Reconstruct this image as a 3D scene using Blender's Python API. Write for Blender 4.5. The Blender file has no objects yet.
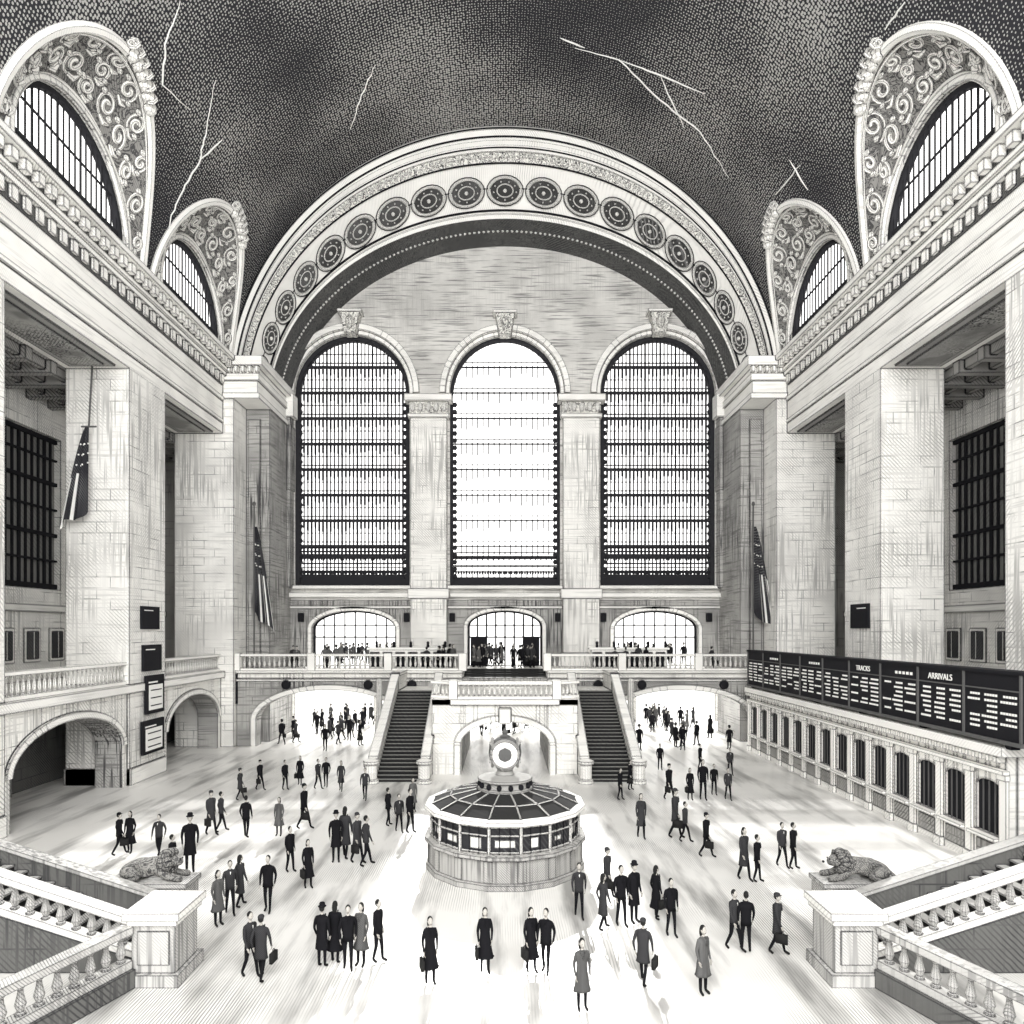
import bpy, bmesh, math, random
from mathutils import Vector, Matrix
random.seed(7)
pi=math.pi
scene=bpy.context.scene
scene.view_settings.view_transform='Standard'
EYE=8.5; FL=683.0
# ---------------------------------------------------------------- materials
def new_mat(name):
    m=bpy.data.materials.new(name); m.use_nodes=True
    nt=m.node_tree; b=nt.nodes['Principled BSDF']; return m,nt,b
def ink_mat(name,base=(.92,.91,.88),ink=(.02,.02,.025),hatch=.3,hs=4.0,brick=0,edge=.05,orn=0,orns=1.5,rough=.9,spec=.1,hdir='DIAGONAL',vert=0,even=0,scrib=0):
    m,nt,b=new_mat(name); N=nt.nodes; L=nt.links
    def math_(op,a,c=None,clamp=False):
        n=N.new('ShaderNodeMath'); n.operation=op; n.use_clamp=clamp
        for i,x in enumerate((a,c)):
            if x is None: continue
            if isinstance(x,(int,float)): n.inputs[i].default_value=x
            else: L.new(x,n.inputs[i])
        return n.outputs[0]
    def mr(v,a,c,d,e):
        n=N.new('ShaderNodeMapRange'); L.new(v,n.inputs[0])
        for i,x in enumerate((a,c,d,e)): n.inputs[i+1].default_value=x
        return n.outputs[0]
    geo=N.new('ShaderNodeNewGeometry'); pos=geo.outputs['Position']
    D=None
    def add(v):
        nonlocal D
        D=v if D is None else math_('MAXIMUM',D,v)
    if hatch>0:
        w=N.new('ShaderNodeTexWave'); w.wave_type='BANDS'; w.bands_direction=hdir
        w.inputs['Scale'].default_value=hs*.42; w.inputs['Distortion'].default_value=1.6; w.inputs['Detail'].default_value=2; w.inputs['Detail Scale'].default_value=.6
        L.new(pos,w.inputs['Vector'])
        ln=mr(w.outputs['Fac'],.05,.45,1,0)
        n=N.new('ShaderNodeTexNoise'); n.inputs['Scale'].default_value=.35; n.inputs['Detail'].default_value=4; L.new(pos,n.inputs['Vector'])
        mk=mr(n.outputs['Fac'],.42-even*.4,.62-even*.4,0.05,1)
        add(math_('MULTIPLY',math_('MULTIPLY',ln,mk),hatch))
    if vert>0:
        mp=N.new('ShaderNodeMapping'); mp.inputs['Scale'].default_value=(9,9,.3); L.new(pos,mp.inputs['Vector'])
        n=N.new('ShaderNodeTexNoise'); n.inputs['Scale'].default_value=1.0; n.inputs['Detail'].default_value=3; L.new(mp.outputs[0],n.inputs['Vector'])
        n9=N.new('ShaderNodeTexNoise'); n9.inputs['Scale'].default_value=.22; n9.inputs['Detail'].default_value=2; L.new(pos,n9.inputs['Vector'])
        add(math_('MULTIPLY',math_('MULTIPLY',mr(n.outputs['Fac'],.48,.58,0,1),mr(n9.outputs['Fac'],.42,.6,.15,1)),vert))
    if scrib>0:
        mp=N.new('ShaderNodeMapping'); mp.inputs['Scale'].default_value=(.35,.35,9); L.new(pos,mp.inputs['Vector'])
        n=N.new('ShaderNodeTexNoise'); n.inputs['Scale'].default_value=1.0; n.inputs['Detail'].default_value=3; L.new(mp.outputs[0],n.inputs['Vector'])
        add(math_('MULTIPLY',mr(n.outputs['Fac'],.53,.62,0,1),scrib))
    if brick>0:
        s=N.new('ShaderNodeSeparateXYZ'); L.new(pos,s.inputs[0])
        c=N.new('ShaderNodeCombineXYZ'); L.new(math_('ADD',s.outputs[0],s.outputs[1]),c.inputs[0]); L.new(s.outputs[2],c.inputs[1])
        bt=N.new('ShaderNodeTexBrick'); L.new(c.outputs[0],bt.inputs['Vector']); bt.inputs['Scale'].default_value=1
        bt.inputs['Brick Width'].default_value=1.5; bt.inputs['Row Height'].default_value=.6; bt.inputs['Mortar Size'].default_value=.026; bt.inputs['Mortar Smooth'].default_value=.2
        n=N.new('ShaderNodeTexNoise'); n.inputs['Scale'].default_value=.9; n.inputs['Detail'].default_value=3; L.new(pos,n.inputs['Vector'])
        add(math_('MULTIPLY',math_('MULTIPLY',bt.outputs['Fac'],brick),mr(n.outputs['Fac'],.42,.64,.12,1)))
    if orn>0:
        n=N.new('ShaderNodeTexNoise'); n.inputs['Scale'].default_value=orns*1.1; n.inputs['Detail'].default_value=4; n.inputs['Distortion'].default_value=1.2; L.new(pos,n.inputs['Vector'])
        sn=math_('SINE',math_('MULTIPLY',n.outputs['Fac'],48.0))
        add(math_('MULTIPLY',mr(sn,.1,.7,0,1),orn))
    if edge>0:
        bv=N.new('ShaderNodeBevel'); bv.samples=4; bv.inputs['Radius'].default_value=edge
        dp=N.new('ShaderNodeVectorMath'); dp.operation='DOT_PRODUCT'; L.new(bv.outputs[0],dp.inputs[0]); L.new(geo.outputs['Normal'],dp.inputs[1])
        add(mr(dp.outputs['Value'],.93,.99,1,0))
    if D is not None:
        mx=N.new('ShaderNodeMix'); mx.data_type='RGBA'; mx.inputs[6].default_value=(*base,1); mx.inputs[7].default_value=(*ink,1)
        L.new(D,mx.inputs[0]); L.new(mx.outputs[2],b.inputs['Base Color'])
    else: b.inputs['Base Color'].default_value=(*base,1)
    b.inputs['Roughness'].default_value=rough
    b.inputs['Specular IOR Level'].default_value=spec
    return m
STONE=ink_mat('stone_blocks',hatch=.55,hs=7,brick=.7,edge=.13,vert=.5,scrib=.22)
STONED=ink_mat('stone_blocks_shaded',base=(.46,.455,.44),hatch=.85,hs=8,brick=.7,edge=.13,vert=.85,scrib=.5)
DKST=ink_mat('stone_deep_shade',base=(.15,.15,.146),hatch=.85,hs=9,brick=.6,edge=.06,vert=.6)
TRIM=ink_mat('stone_trim',base=(.94,.93,.9),hatch=.4,hs=9,edge=.13,scrib=.2)
TRIMF=ink_mat('stone_trim_fine',base=(.93,.92,.89),hatch=.3,hs=9,edge=.06)
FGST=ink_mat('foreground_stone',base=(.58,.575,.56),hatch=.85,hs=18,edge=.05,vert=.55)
ORN=ink_mat('carved_ground',base=(.28,.275,.265),hatch=.6,hs=8,orn=.8,orns=1.3,edge=.0)
MANE=ink_mat('carved_mane',base=(.32,.315,.3),hatch=.8,hs=18,orn=.8,orns=3,edge=.04)
FRET=ink_mat('carved_fret',base=(.85,.84,.8),hatch=.2,orn=.9,orns=1.9,edge=.06)
PLAST=ink_mat('hatched_plaster',base=(.72,.71,.685),hatch=.75,hs=11,edge=.0,hdir='Z',vert=.2,scrib=.65)
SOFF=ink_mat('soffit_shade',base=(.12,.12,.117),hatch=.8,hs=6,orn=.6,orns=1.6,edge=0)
DARK=ink_mat('dark_iron',base=(.015,.015,.018),hatch=0,edge=0,rough=.8,spec=.1)
IRON=ink_mat('window_iron',base=(.03,.03,.034),hatch=0,edge=0,rough=.9,spec=.05)
GRAYM=ink_mat('grey_metal',base=(.11,.11,.11),hatch=0,edge=0)
ROSE=ink_mat('rosette_recess',base=(.05,.05,.05),ink=(.35,.35,.35),hatch=.5,hs=14,edge=0)
WHITE=ink_mat('white_paint',base=(.93,.925,.9),hatch=0,edge=0)
DGLASS=ink_mat('dark_glass',base=(.03,.03,.034),ink=(.18,.18,.18),hatch=.5,hs=7,edge=0,rough=.5,spec=.2)
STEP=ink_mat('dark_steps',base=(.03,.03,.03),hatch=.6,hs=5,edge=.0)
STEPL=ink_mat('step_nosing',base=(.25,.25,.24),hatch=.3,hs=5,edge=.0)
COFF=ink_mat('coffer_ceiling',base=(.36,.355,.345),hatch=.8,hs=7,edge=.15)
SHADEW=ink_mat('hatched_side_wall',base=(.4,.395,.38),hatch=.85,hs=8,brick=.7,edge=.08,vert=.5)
BOOTH=ink_mat('booth_marble',base=(.46,.455,.44),hatch=.7,hs=18,edge=.055,vert=.6)
GLASSP=ink_mat('clock_glass',base=(.95,.94,.9),hatch=0,edge=0,rough=.2,spec=.5)
def floor_material():
    m,nt,b=new_mat('polished_floor'); N=nt.nodes; L=nt.links
    geo=N.new('ShaderNodeNewGeometry')
    n=N.new('ShaderNodeTexNoise'); n.inputs['Scale'].default_value=1; n.inputs['Detail'].default_value=6
    mp=N.new('ShaderNodeMapping'); mp.inputs['Scale'].default_value=(1.1,.16,1); L.new(geo.outputs['Position'],mp.inputs[0]); L.new(mp.outputs[0],n.inputs['Vector'])
    r=N.new('ShaderNodeValToRGB'); e=r.color_ramp.elements
    e[0].position=.33; e[0].color=(.34,.335,.325,1); e[1].position=.50; e[1].color=(.86,.85,.825,1)
    L.new(n.outputs['Fac'],r.inputs[0])
    w=N.new('ShaderNodeTexWave'); w.bands_direction='X'; w.inputs['Scale'].default_value=3.8; w.inputs['Distortion'].default_value=6; w.inputs['Detail'].default_value=4; w.inputs['Detail Scale'].default_value=.5; L.new(mp.outputs[0],w.inputs['Vector'])
    n2=N.new('ShaderNodeTexNoise'); n2.inputs['Scale'].default_value=.16; n2.inputs['Detail'].default_value=3; L.new(geo.outputs['Position'],n2.inputs['Vector'])
    a=N.new('ShaderNodeMapRange'); L.new(w.outputs['Fac'],a.inputs[0]); 
    for i,x in enumerate((.1,.5,.7,0)): a.inputs[i+1].default_value=x
    c=N.new('ShaderNodeMapRange'); L.new(n2.outputs['Fac'],c.inputs[0])
    for i,x in enumerate((.48,.64,.0,1)): c.inputs[i+1].default_value=x
    k=N.new('ShaderNodeMath'); k.operation='MULTIPLY'; L.new(a.outputs[0],k.inputs[0]); L.new(c.outputs[0],k.inputs[1])
    mx=N.new('ShaderNodeMix'); mx.data_type='RGBA'; mx.inputs[7].default_value=(.08,.08,.08,1)
    L.new(k.outputs[0],mx.inputs[0]); L.new(r.outputs[0],mx.inputs[6]); L.new(mx.outputs[2],b.inputs['Base Color'])
    b.inputs['Roughness'].default_value=.3; b.inputs['Specular IOR Level'].default_value=.35
    return m
FLOOR=floor_material()
def ceil_material():
    m,nt,b=new_mat('stippled_vault'); N=nt.nodes; L=nt.links
    uv=N.new('ShaderNodeUVMap'); uv.uv_map='UVMap'
    v=N.new('ShaderNodeTexVoronoi'); v.voronoi_dimensions='2D'; v.inputs['Scale'].default_value=5.6; v.inputs['Randomness'].default_value=.45
    L.new(uv.outputs[0],v.inputs['Vector'])
    n=N.new('ShaderNodeTexNoise'); n.inputs['Scale'].default_value=.09; n.inputs['Detail'].default_value=4; L.new(uv.outputs[0],n.inputs['Vector'])
    th=N.new('ShaderNodeMapRange'); L.new(n.outputs['Fac'],th.inputs[0]); 
    for i,x in enumerate((.35,.68,.14,.42)): th.inputs[i+1].default_value=x
    lt=N.new('ShaderNodeMath'); lt.operation='LESS_THAN'; L.new(v.outputs['Distance'],lt.inputs[0]); L.new(th.outputs[0],lt.inputs[1])
    mx=N.new('ShaderNodeMix'); mx.data_type='RGBA'; mx.inputs[6].default_value=(.04,.04,.045,1); mx.inputs[7].default_value=(.46,.455,.44,1)
    L.new(lt.outputs[0],mx.inputs[0]); L.new(mx.outputs[2],b.inputs['Base Color']); b.inputs['Roughness'].default_value=.95; b.inputs['Specular IOR Level'].default_value=0
    return m
CEIL=ceil_material()
# ---------------------------------------------------------------- mesh builder
class MB:
    def __init__(s): s.v=[];s.f=[];s.m=[]
    def add(s,vs,fs,m=0):
        o=len(s.v); s.v+= [tuple(p) for p in vs]; s.f+=[tuple(i+o for i in f) for f in fs]
        s.m+= m if isinstance(m,list) else [m]*len(fs)
    def quad(s,a,b,c,d,m=0): s.add([a,b,c,d],[(0,1,2,3)],m)
    def hexa(s,P,m=0): s.add(P,[(0,1,2,3),(4,7,6,5),(0,4,5,1),(1,5,6,2),(2,6,7,3),(3,7,4,0)],m)
    def box(s,x0,x1,y0,y1,z0,z1,m=0):
        s.hexa([(x0,y0,z0),(x1,y0,z0),(x1,y1,z0),(x0,y1,z0),(x0,y0,z1),(x1,y0,z1),(x1,y1,z1),(x0,y1,z1)],m)
    def mbox(s,mp,u0,u1,v0,v1,d0,d1,m=0):
        s.hexa([mp(u0,v0,d0),mp(u1,v0,d0),mp(u1,v0,d1),mp(u0,v0,d1),mp(u0,v1,d0),mp(u1,v1,d0),mp(u1,v1,d1),mp(u0,v1,d1)],m)
    def bar(s,p,q,w,h,m=0):
        p=Vector(p);q=Vector(q); d=q-p; hz=Vector((d.x,d.y,0))
        if hz.length<1e-6: n=Vector((1,0,0)); up=Vector((0,1,0))
        else: n=Vector((-hz.y,hz.x,0)).normalized(); up=Vector((0,0,1))
        n*=w/2; up=up*h/2
        s.hexa([p-n-up,p+n-up,q+n-up,q-n-up,p-n+up,p+n+up,q+n+up,q-n+up],m)
    def tube(s,pts,rs,n=8,m=0):
        pts=[Vector(p) for p in pts]; vs=[];fs=[]
        if not isinstance(rs,(list,tuple)): rs=[rs]*len(pts)
        for i,p in enumerate(pts):
            d=(pts[min(i+1,len(pts)-1)]-pts[max(i-1,0)]).normalized()
            a=d.orthogonal().normalized() if i==0 else (pa-d*pa.dot(d)).normalized()
            pa=a; b=d.cross(a)
            for k in range(n):
                t=2*pi*k/n; vs.append(p+(a*math.cos(t)+b*math.sin(t))*rs[i])
        for i in range(len(pts)-1):
            for k in range(n):
                k2=(k+1)%n; fs.append((i*n+k,i*n+k2,(i+1)*n+k2,(i+1)*n+k))
        fs.append(tuple(range(n))[::-1]); fs.append(tuple((len(pts)-1)*n+k for k in range(n)))
        s.add(vs,fs,m)
    def lathe(s,c,prof,n=16,m=0,sy=1.0,fold=0,nf=7):
        vs=[];fs=[]
        for j,(r,z) in enumerate(prof):
            for k in range(n):
                t=2*pi*k/n; rr=r*(1+fold*math.sin(nf*t)*j/len(prof))
                vs.append((c[0]+rr*math.cos(t),c[1]+rr*math.sin(t)*sy,c[2]+z))
        for j in range(len(prof)-1):
            for k in range(n):
                k2=(k+1)%n; fs.append((j*n+k,j*n+k2,(j+1)*n+k2,(j+1)*n+k))
        fs.append(tuple(range(n))[::-1]); fs.append(tuple((len(prof)-1)*n+k for k in range(n)))
        s.add(vs,fs,m)
    def ell(s,c,rx,ry,rz,nu=12,nv=8,m=0,fn=None):
        vs=[];fs=[]
        for j in range(nv+1):
            a=-pi/2+pi*j/nv
            for k in range(nu):
                t=2*pi*k/nu; p=Vector((math.cos(a)*math.cos(t),math.cos(a)*math.sin(t),math.sin(a)))
                if fn: p=fn(p)
                vs.append((c[0]+p.x*rx,c[1]+p.y*ry,c[2]+p.z*rz))
        for j in range(nv):
            for k in range(nu):
                k2=(k+1)%nu; fs.append((j*nu+k,j*nu+k2,(j+1)*nu+k2,(j+1)*nu+k))
        s.add(vs,fs,m)
    def mesh(s,name,mats,smooth=False,recalc=True):
        me=bpy.data.meshes.new(name); me.from_pydata(s.v,[],s.f)
        for m in mats: me.materials.append(m)
        me.polygons.foreach_set('material_index',s.m)
        if recalc:
            bm=bmesh.new(); bm.from_mesh(me); bmesh.ops.recalc_face_normals(bm,faces=bm.faces); bm.to_mesh(me); bm.free()
        if smooth: me.polygons.foreach_set('use_smooth',[True]*len(me.polygons))
        me.update(); return me
    def obj(s,name,mats,parent=None,smooth=False,recalc=True):
        o=bpy.data.objects.new(name,s.mesh(name,mats,smooth,recalc)); scene.collection.objects.link(o)
        if parent: o.parent=parent
        return o
def empty(name,loc=(0,0,0)):
    e=bpy.data.objects.new(name,None); e.location=loc; e.empty_display_size=.5; scene.collection.objects.link(e); return e
def arc_v(h,u):
    t=1-((u-h['c'])/h['hw'])**2
    return h['vs']+h['r']*math.sqrt(max(t,0))
def H(c,hw,vb,vs,r): return dict(c=c,hw=hw,vb=vb,vs=vs,r=r)
def arch_panel(mb,mp,u0,u1,v0,v1,holes,d0,d1,m=0,n=28,mr_=None):
    if mr_ is None: mr_=m
    for d in (d0,d1):
        cur=u0
        for h in sorted(holes,key=lambda h:h['c']):
            a,b=h['c']-h['hw'],h['c']+h['hw']
            mb.quad(mp(cur,v0,d),mp(a,v0,d),mp(a,v1,d),mp(cur,v1,d),m)
            if h['vb']>v0: mb.quad(mp(a,v0,d),mp(b,v0,d),mp(b,h['vb'],d),mp(a,h['vb'],d),m)
            us=[h['c']-h['hw']*math.cos(pi*i/n) for i in range(n+1)]
            for i in range(n):
                mb.quad(mp(us[i],arc_v(h,us[i]),d),mp(us[i+1],arc_v(h,us[i+1]),d),mp(us[i+1],v1,d),mp(us[i],v1,d),m)
            cur=b
        mb.quad(mp(cur,v0,d),mp(u1,v0,d),mp(u1,v1,d),mp(cur,v1,d),m)
    for h in holes:
        a,b=h['c']-h['hw'],h['c']+h['hw']
        us=[h['c']-h['hw']*math.cos(pi*i/n) for i in range(n+1)]
        for i in range(n):
            mb.quad(mp(us[i],arc_v(h,us[i]),d0),mp(us[i+1],arc_v(h,us[i+1]),d0),mp(us[i+1],arc_v(h,us[i+1]),d1),mp(us[i],arc_v(h,us[i]),d1),mr_)
        for u in (a,b): mb.quad(mp(u,h['vb'],d0),mp(u,h['vs'],d0),mp(u,h['vs'],d1),mp(u,h['vb'],d1),mr_)
        if h['vb']>v0: mb.quad(mp(a,h['vb'],d0),mp(b,h['vb'],d0),mp(b,h['vb'],d1),mp(a,h['vb'],d1),mr_)
    mb.quad(mp(u0,v1,d0),mp(u1,v1,d0),mp(u1,v1,d1),mp(u0,v1,d1),m)
    for u in (u0,u1): mb.quad(mp(u,v0,d0),mp(u,v1,d0),mp(u,v1,d1),mp(u,v0,d1),m)
def arch_ring(mb,mp,h,w,d0,d1,m=0,n=32,legs=True,inset=0):
    pi_=[];po=[]
    hw=h['hw']-inset; r=h['r']-inset*.9
    if legs: pi_.append((h['c']-hw,h['vb']));po.append((h['c']-hw-w,h['vb']))
    for i in range(n+1):
        t=pi-pi*i/n
        pi_.append((h['c']+hw*math.cos(t),h['vs']+r*math.sin(t))); po.append((h['c']+(hw+w)*math.cos(t),h['vs']+(r+w)*math.sin(t)))
    if legs: pi_.append((h['c']+hw,h['vb']));po.append((h['c']+hw+w,h['vb']))
    for i in range(len(pi_)-1):
        a,b,c,d=pi_[i],pi_[i+1],po[i+1],po[i]
        mb.quad(mp(*a,d0),mp(*b,d0),mp(*c,d0),mp(*d,d0),m)
        mb.quad(mp(*d,d0),mp(*c,d0),mp(*c,d1),mp(*d,d1),m)
        mb.quad(mp(*a,d0),mp(*b,d0),mp(*b,d1),mp(*a,d1),m)
def win_grid(mb,mp,h,d,nv,bands,t,m=0,dep=.12,heavy=1.6):
    for i in range(1,nv):
        u=h['c']-h['hw']+2*h['hw']*i/nv; tt=t*(heavy if (nv>8 and i%4==0) else 1)
        mb.mbox(mp,u-tt/2,u+tt/2,h['vb'],arc_v(h,u),d-dep/2,d+dep/2,m)
    for v,th in bands:
        w=h['hw'] if v<=h['vs'] else h['hw']*math.sqrt(max(0,1-((v-h['vs'])/max(h['r'],.01))**2))
        if w>0: mb.mbox(mp,h['c']-w,h['c']+w,v-th/2,v+th/2,d-dep*.7,d+dep*.7,m)
BAL=[(.085,0),(.085,.06),(.05,.1),(.095,.3),(.05,.62),(.045,.75),(.08,.82),(.08,.9)]
def balustrade(mb,p,q,hgt=1.1,sp=.32,m=0,n=6,w=.34,mrail=None,fat=1):
    mrail=m if mrail is None else mrail
    p=Vector(p);q=Vector(q); L=(q-p).length; k=max(1,int(L/sp))
    mb.bar(p+Vector((0,0,.1)),q+Vector((0,0,.1)),w,.2,mrail)
    mb.bar(p+Vector((0,0,hgt-.09)),q+Vector((0,0,hgt-.09)),w*1.15,.18,mrail)
    sc=(hgt-.38)/.9
    for i in range(k):
        c=p.lerp(q,(i+.5)/k)+Vector((0,0,.2))
        mb.lathe(c,[(r*fat,z*sc) for r,z in BAL],n,m)
def spiral(mb,c,e1,e2,nn,R,tw=1,r=.07,m=0,turns=1.6,n=20):
    pts=[];rs=[]
    for k in range(n+1):
        f=k/n; a=2*pi*turns*f*tw; rr=R*(1-.85*f); pts.append(c+e1*rr*math.cos(a)+e2*rr*math.sin(a)+nn*.06); rs.append(r*(.7+.5*f))
    mb.tube(pts,rs,5,m)
# ---------------------------------------------------------------- constants
W=20.5; YA=52.0; YB=57.0; ZC=26.0; VA=20.8; VB=20.6; ZK=28.3; DW=28.0; MZ=5.5
bays=[45.4,33.0,20.6,8.2]
openings=[(3.4,12.6),(15.6,24.9),(28.0,37.3),(41.2,49.6)]
# ---------------------------------------------------------------- floor
mb=MB(); mb.box(-45,45,-6,95,-.3,0,0); mb.obj('floor',[FLOOR])
# ---------------------------------------------------------------- vault ceiling with groins
def groin_z(Y):
    for c in bays:
        t=(Y-c)/5.75
        if abs(t)<1: return 28.1+(36.2-28.1)*(1-t*t)**.5 
    return 28.1
def build_vault():
    Ys=[-6]
    for c in reversed(bays):
        for i in range(41): Ys.append(c-5.75*math.cos(pi*i/40))
    Ys=[-6]+sorted(set(round(y,4) for y in Ys[1:]))+[51.9]
    nu=64; vs=[];fs=[];uvs=[]
    for Y in Ys:
        z=groin_z(Y); t0=math.asin((z-ZC)/VB)
        for i in range(nu+1):
            t=t0+(pi-2*t0)*i/nu
            vs.append((VA*math.cos(t),Y,ZC+VB*math.sin(t))); uvs.append((t*20.7,Y))
    for j in range(len(Ys)-1):
        for i in range(nu): a=j*(nu+1)+i; fs.append((a,a+1,a+nu+2,a+nu+1))
    me=bpy.data.meshes.new('ceiling'); me.from_pydata(vs,[],fs); me.materials.append(CEIL)
    uvl=me.uv_layers.new(name='UVMap')
    for l in me.loops: uvl.data[l.index].uv=uvs[l.vertex_index]
    me.polygons.foreach_set('use_smooth',[True]*len(fs))
    o=bpy.data.objects.new('ceiling',me); scene.collection.objects.link(o)
build_vault()
def on_vault(a,b):
    t=(a-505)/FL; w=(630-b)/FL
    A=(t/VA)**2+(w/VB)**2; B=-2*w*(ZC-EYE)/VB**2; C=((ZC-EYE)/VB)**2-1
    y=(-B+math.sqrt(B*B-4*A*C))/(2*A); y*=.993
    return Vector((t*y,y,EYE+w*y))
mb=MB()
for poly in [[(575,48),(620,60),(660,100),(700,132),(729,178)],[(620,60),(662,76),(705,94)],[(560,38),(585,48)],[(660,76),(684,128)],
             [(375,65),(362,95),(350,130)],[(215,80),(206,130),(200,160),(186,185),(172,215),(165,250)],[(180,2),(165,45),(163,85),(190,110)],[(200,160),(222,140)],[(800,165),(775,195)],[(905,2),(885,30)],[(790,160),(808,190)]]:
    pts=[]
    for (a,b),(c,d) in zip(poly[:-1],poly[1:]):
        for k in range(6): pts.append(on_vault(a+(c-a)*k/6+random.uniform(-1,1),b+(d-b)*k/6))
    pts.append(on_vault(*poly[-1])); mb.tube(pts,[.012+.035*math.sin(pi*(k+.5)/len(pts)) for k in range(len(pts))],4,0)
mb.obj('ceiling_constellation_lines',[WHITE])
# ---------------------------------------------------------------- severies, lunettes, side walls
for sg,side in ((-1,'left'),(1,'right')):
    mps=lambda u,v,d,sg=sg:(sg*(W+d),u,v)
    mb=MB()
    for c in bays:
        n=36; A=[];B=[]
        for i in range(n+1):
            ph=pi*i/n; Y=c-5.75*math.cos(ph); z=groin_z(Y) if 0<i<n else 28.1; t=math.asin((z-ZC)/VB)
            A.append(Vector((sg*VA*math.cos(t),Y,z)))
            B.append(Vector((sg*(W+.25),c-4.75*math.cos(ph),28.1+6.1*math.sin(ph))))
        def P(i,f): 
            i=max(0,min(n,i)); p=A[i].lerp(B[i],f); p.z+=.5*math.sin(pi*f)*math.sin(pi*i/n); return p
        for i in range(n):
            for k in range(4):
                f0=k/4;f1=(k+1)/4
                mb.quad(P(i,f0),P(i+1,f0),P(i+1,f1),P(i,f1),0)
        mb.tube([a*1.0 for a in A],.24,6,1)
        mb.tube([a.lerp(b,.1)-Vector((0,0,.08)) for a,b in zip(A,B)],.07,5,1)
        mb.tube([b*1.0 for b in B],.2,6,1)
        if c>10:
            for i in range(3,n-1,3):
                Wd=(A[i]-B[i]).length
                rows=[.52] if Wd<1.6 else ([.3,.72] if Wd<3.2 else [.24,.54,.82])
                for q,f in enumerate(rows):
                    cc=P(i,f); e1=(P(i,f+.05)-P(i,f-.05)).normalized(); e2=(P(i+1,f)-P(i-1,f)).normalized(); nn=e1.cross(e2).normalized()
                    if nn.x*sg>0: nn=-nn
                    if nn.z>.2: nn=-nn
                    R=min(.62,Wd/len(rows)*.42)*random.uniform(.85,1.1)
                    spiral(mb,cc,e1,e2,nn,R,1 if (i//3+q)%2 else -1,.1,1)
                    for s_ in (-1,1):
                        d=cc+e2*s_*R*.95+e1*R*.4*s_; mb.ell(d+nn*.05,.13,.2,.17,6,4,1)
                    mb.tube([cc+e1*R+nn*.05,cc+e1*R*1.1+e2*R*.7+nn*.12,cc+e1*R*.6+e2*R*1.35+nn*.05],[.09,.14,.03],5,1)
            k0=n//2+1
            for k in range(-1,5):
                p=A[k0+k]+Vector((-sg*.15,-.15,.0)); mb.ell(p,.34,.34,.34,8,5,1)
                spiral(mb,p+Vector((-sg*.25,-.35,.15)),Vector((sg*1,0,.2)).normalized(),Vector((0,.3,1)).normalized(),Vector((0,-1,0)),.42,1,.1,1,n=10)
    mb.obj('lunette_vault_'+side,[ORN,TRIMF])
    mb=MB()
    for c in bays:
        h=H(c,4.35,28.9,29.6,4.2)
        arch_panel(mb,mps,c-6.2,c+6.2,ZK-.3,36.0,[h],.25,.9,0)
        arch_ring(mb,mps,h,.28,.05,.3,1)
    mb.box(*sorted((sg*(W+.3),sg*(W+.9))),-6,bays[-1]-6.2,28,36,0)
    mb.box(*sorted((sg*W,sg*24)),-6,YA,22.8,27.2,1)
    mb.box(*sorted((sg*(W-.12),sg*24)),-6,49.5,23.5,23.75,1)
    mb.box(*sorted((sg*(W-.12),sg*24)),-6,49.5,25.1,25.4,1)
    mb.box(*sorted((sg*(W-.45),sg*24)),-6,51.4,27.2,27.45,1)
    mb.box(*sorted((sg*(W-.42),sg*24)),-6,51.4,27.45,27.95,6)
    mb.box(*sorted((sg*(W-1.0),sg*(W+.9))),-6,51.5,27.95,ZK,1)
    mb.box(*sorted((sg*(W-.05),sg*W)),-6,49.4,26.2,26.9,6)
    y=-5.5
    while y<51: 
        mb.box(*sorted((sg*(W-.8),sg*W)),y,y+.4,27.45,27.93,1)
        if y<49: mb.box(*sorted((sg*(W-.22),sg*W)),y,y+.4,26.3,26.9,1)
        y+=.8
    mb.box(*sorted((sg*(W-.3),sg*W)),-6,51.2,26.9,27.2,1)
    prev=-6
    for a,b in openings:
        mb.box(*sorted((sg*W,sg*24)),prev,a,0,22.8,0)
        mb.box(*sorted((sg*(W-.1),sg*24.1)),prev,a,0,.9,1)
        mb.box(*sorted((sg*(W+.5),sg*23.5)),a+.5,b-.5,22.7,22.8,4)
        mb.box(*sorted((sg*(W+.9),sg*23.1)),a+.9,b-.9,22.62,22.7,5)
        prev=b
    mb.box(*sorted((sg*19.7,sg*24)),49.6,YA,0,25.3,0)
    mb.box(*sorted((sg*17.9,sg*23.9)),YA,YB+.5,0,25.3,5)
    mb.box(*sorted((sg*18.6,sg*19.5)),YA-.15,YA,MZ,24.5,5)
    mb.box(*sorted((sg*17.8,sg*24)),49.5,YB,25.3,25.7,1)
    mb.box(*sorted((sg*17.95,sg*24)),49.6,YB,25.7,27.6,1)
    mb.box(*sorted((sg*17.8,sg*24)),49.45,YB,26.6,27.1,1)
    mb.box(*sorted((sg*17.5,sg*24)),49.2,YB,27.6,ZK,1)
    for k in range(8): mb.box(*sorted((sg*(17.8+k*.5),sg*(18.05+k*.5))),49.25,49.6,27.15,27.6,1)
    mb.box(*sorted((sg*17.55,sg*18.2)),56,YB,20,25.3,5)
    holes=[H((a+b)/2,(b-a)/2-.5,0,2.3,1.9) for a,b in openings]
    arch_panel(mb,mps,-6,49.6,0,MZ,holes,.15,1.6,0,mr_=5)
    for h in holes: arch_ring(mb,mps,h,.35,.02,.2,1,legs=False)
    mb.box(*sorted((sg*(W-.15),sg*(W+.3))),-6,49.6,MZ-.45,MZ,1)
    mb.box(*sorted((sg*(W+.3),sg*DW)),-6,YB,MZ-.4,MZ-.02,0)
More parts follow.
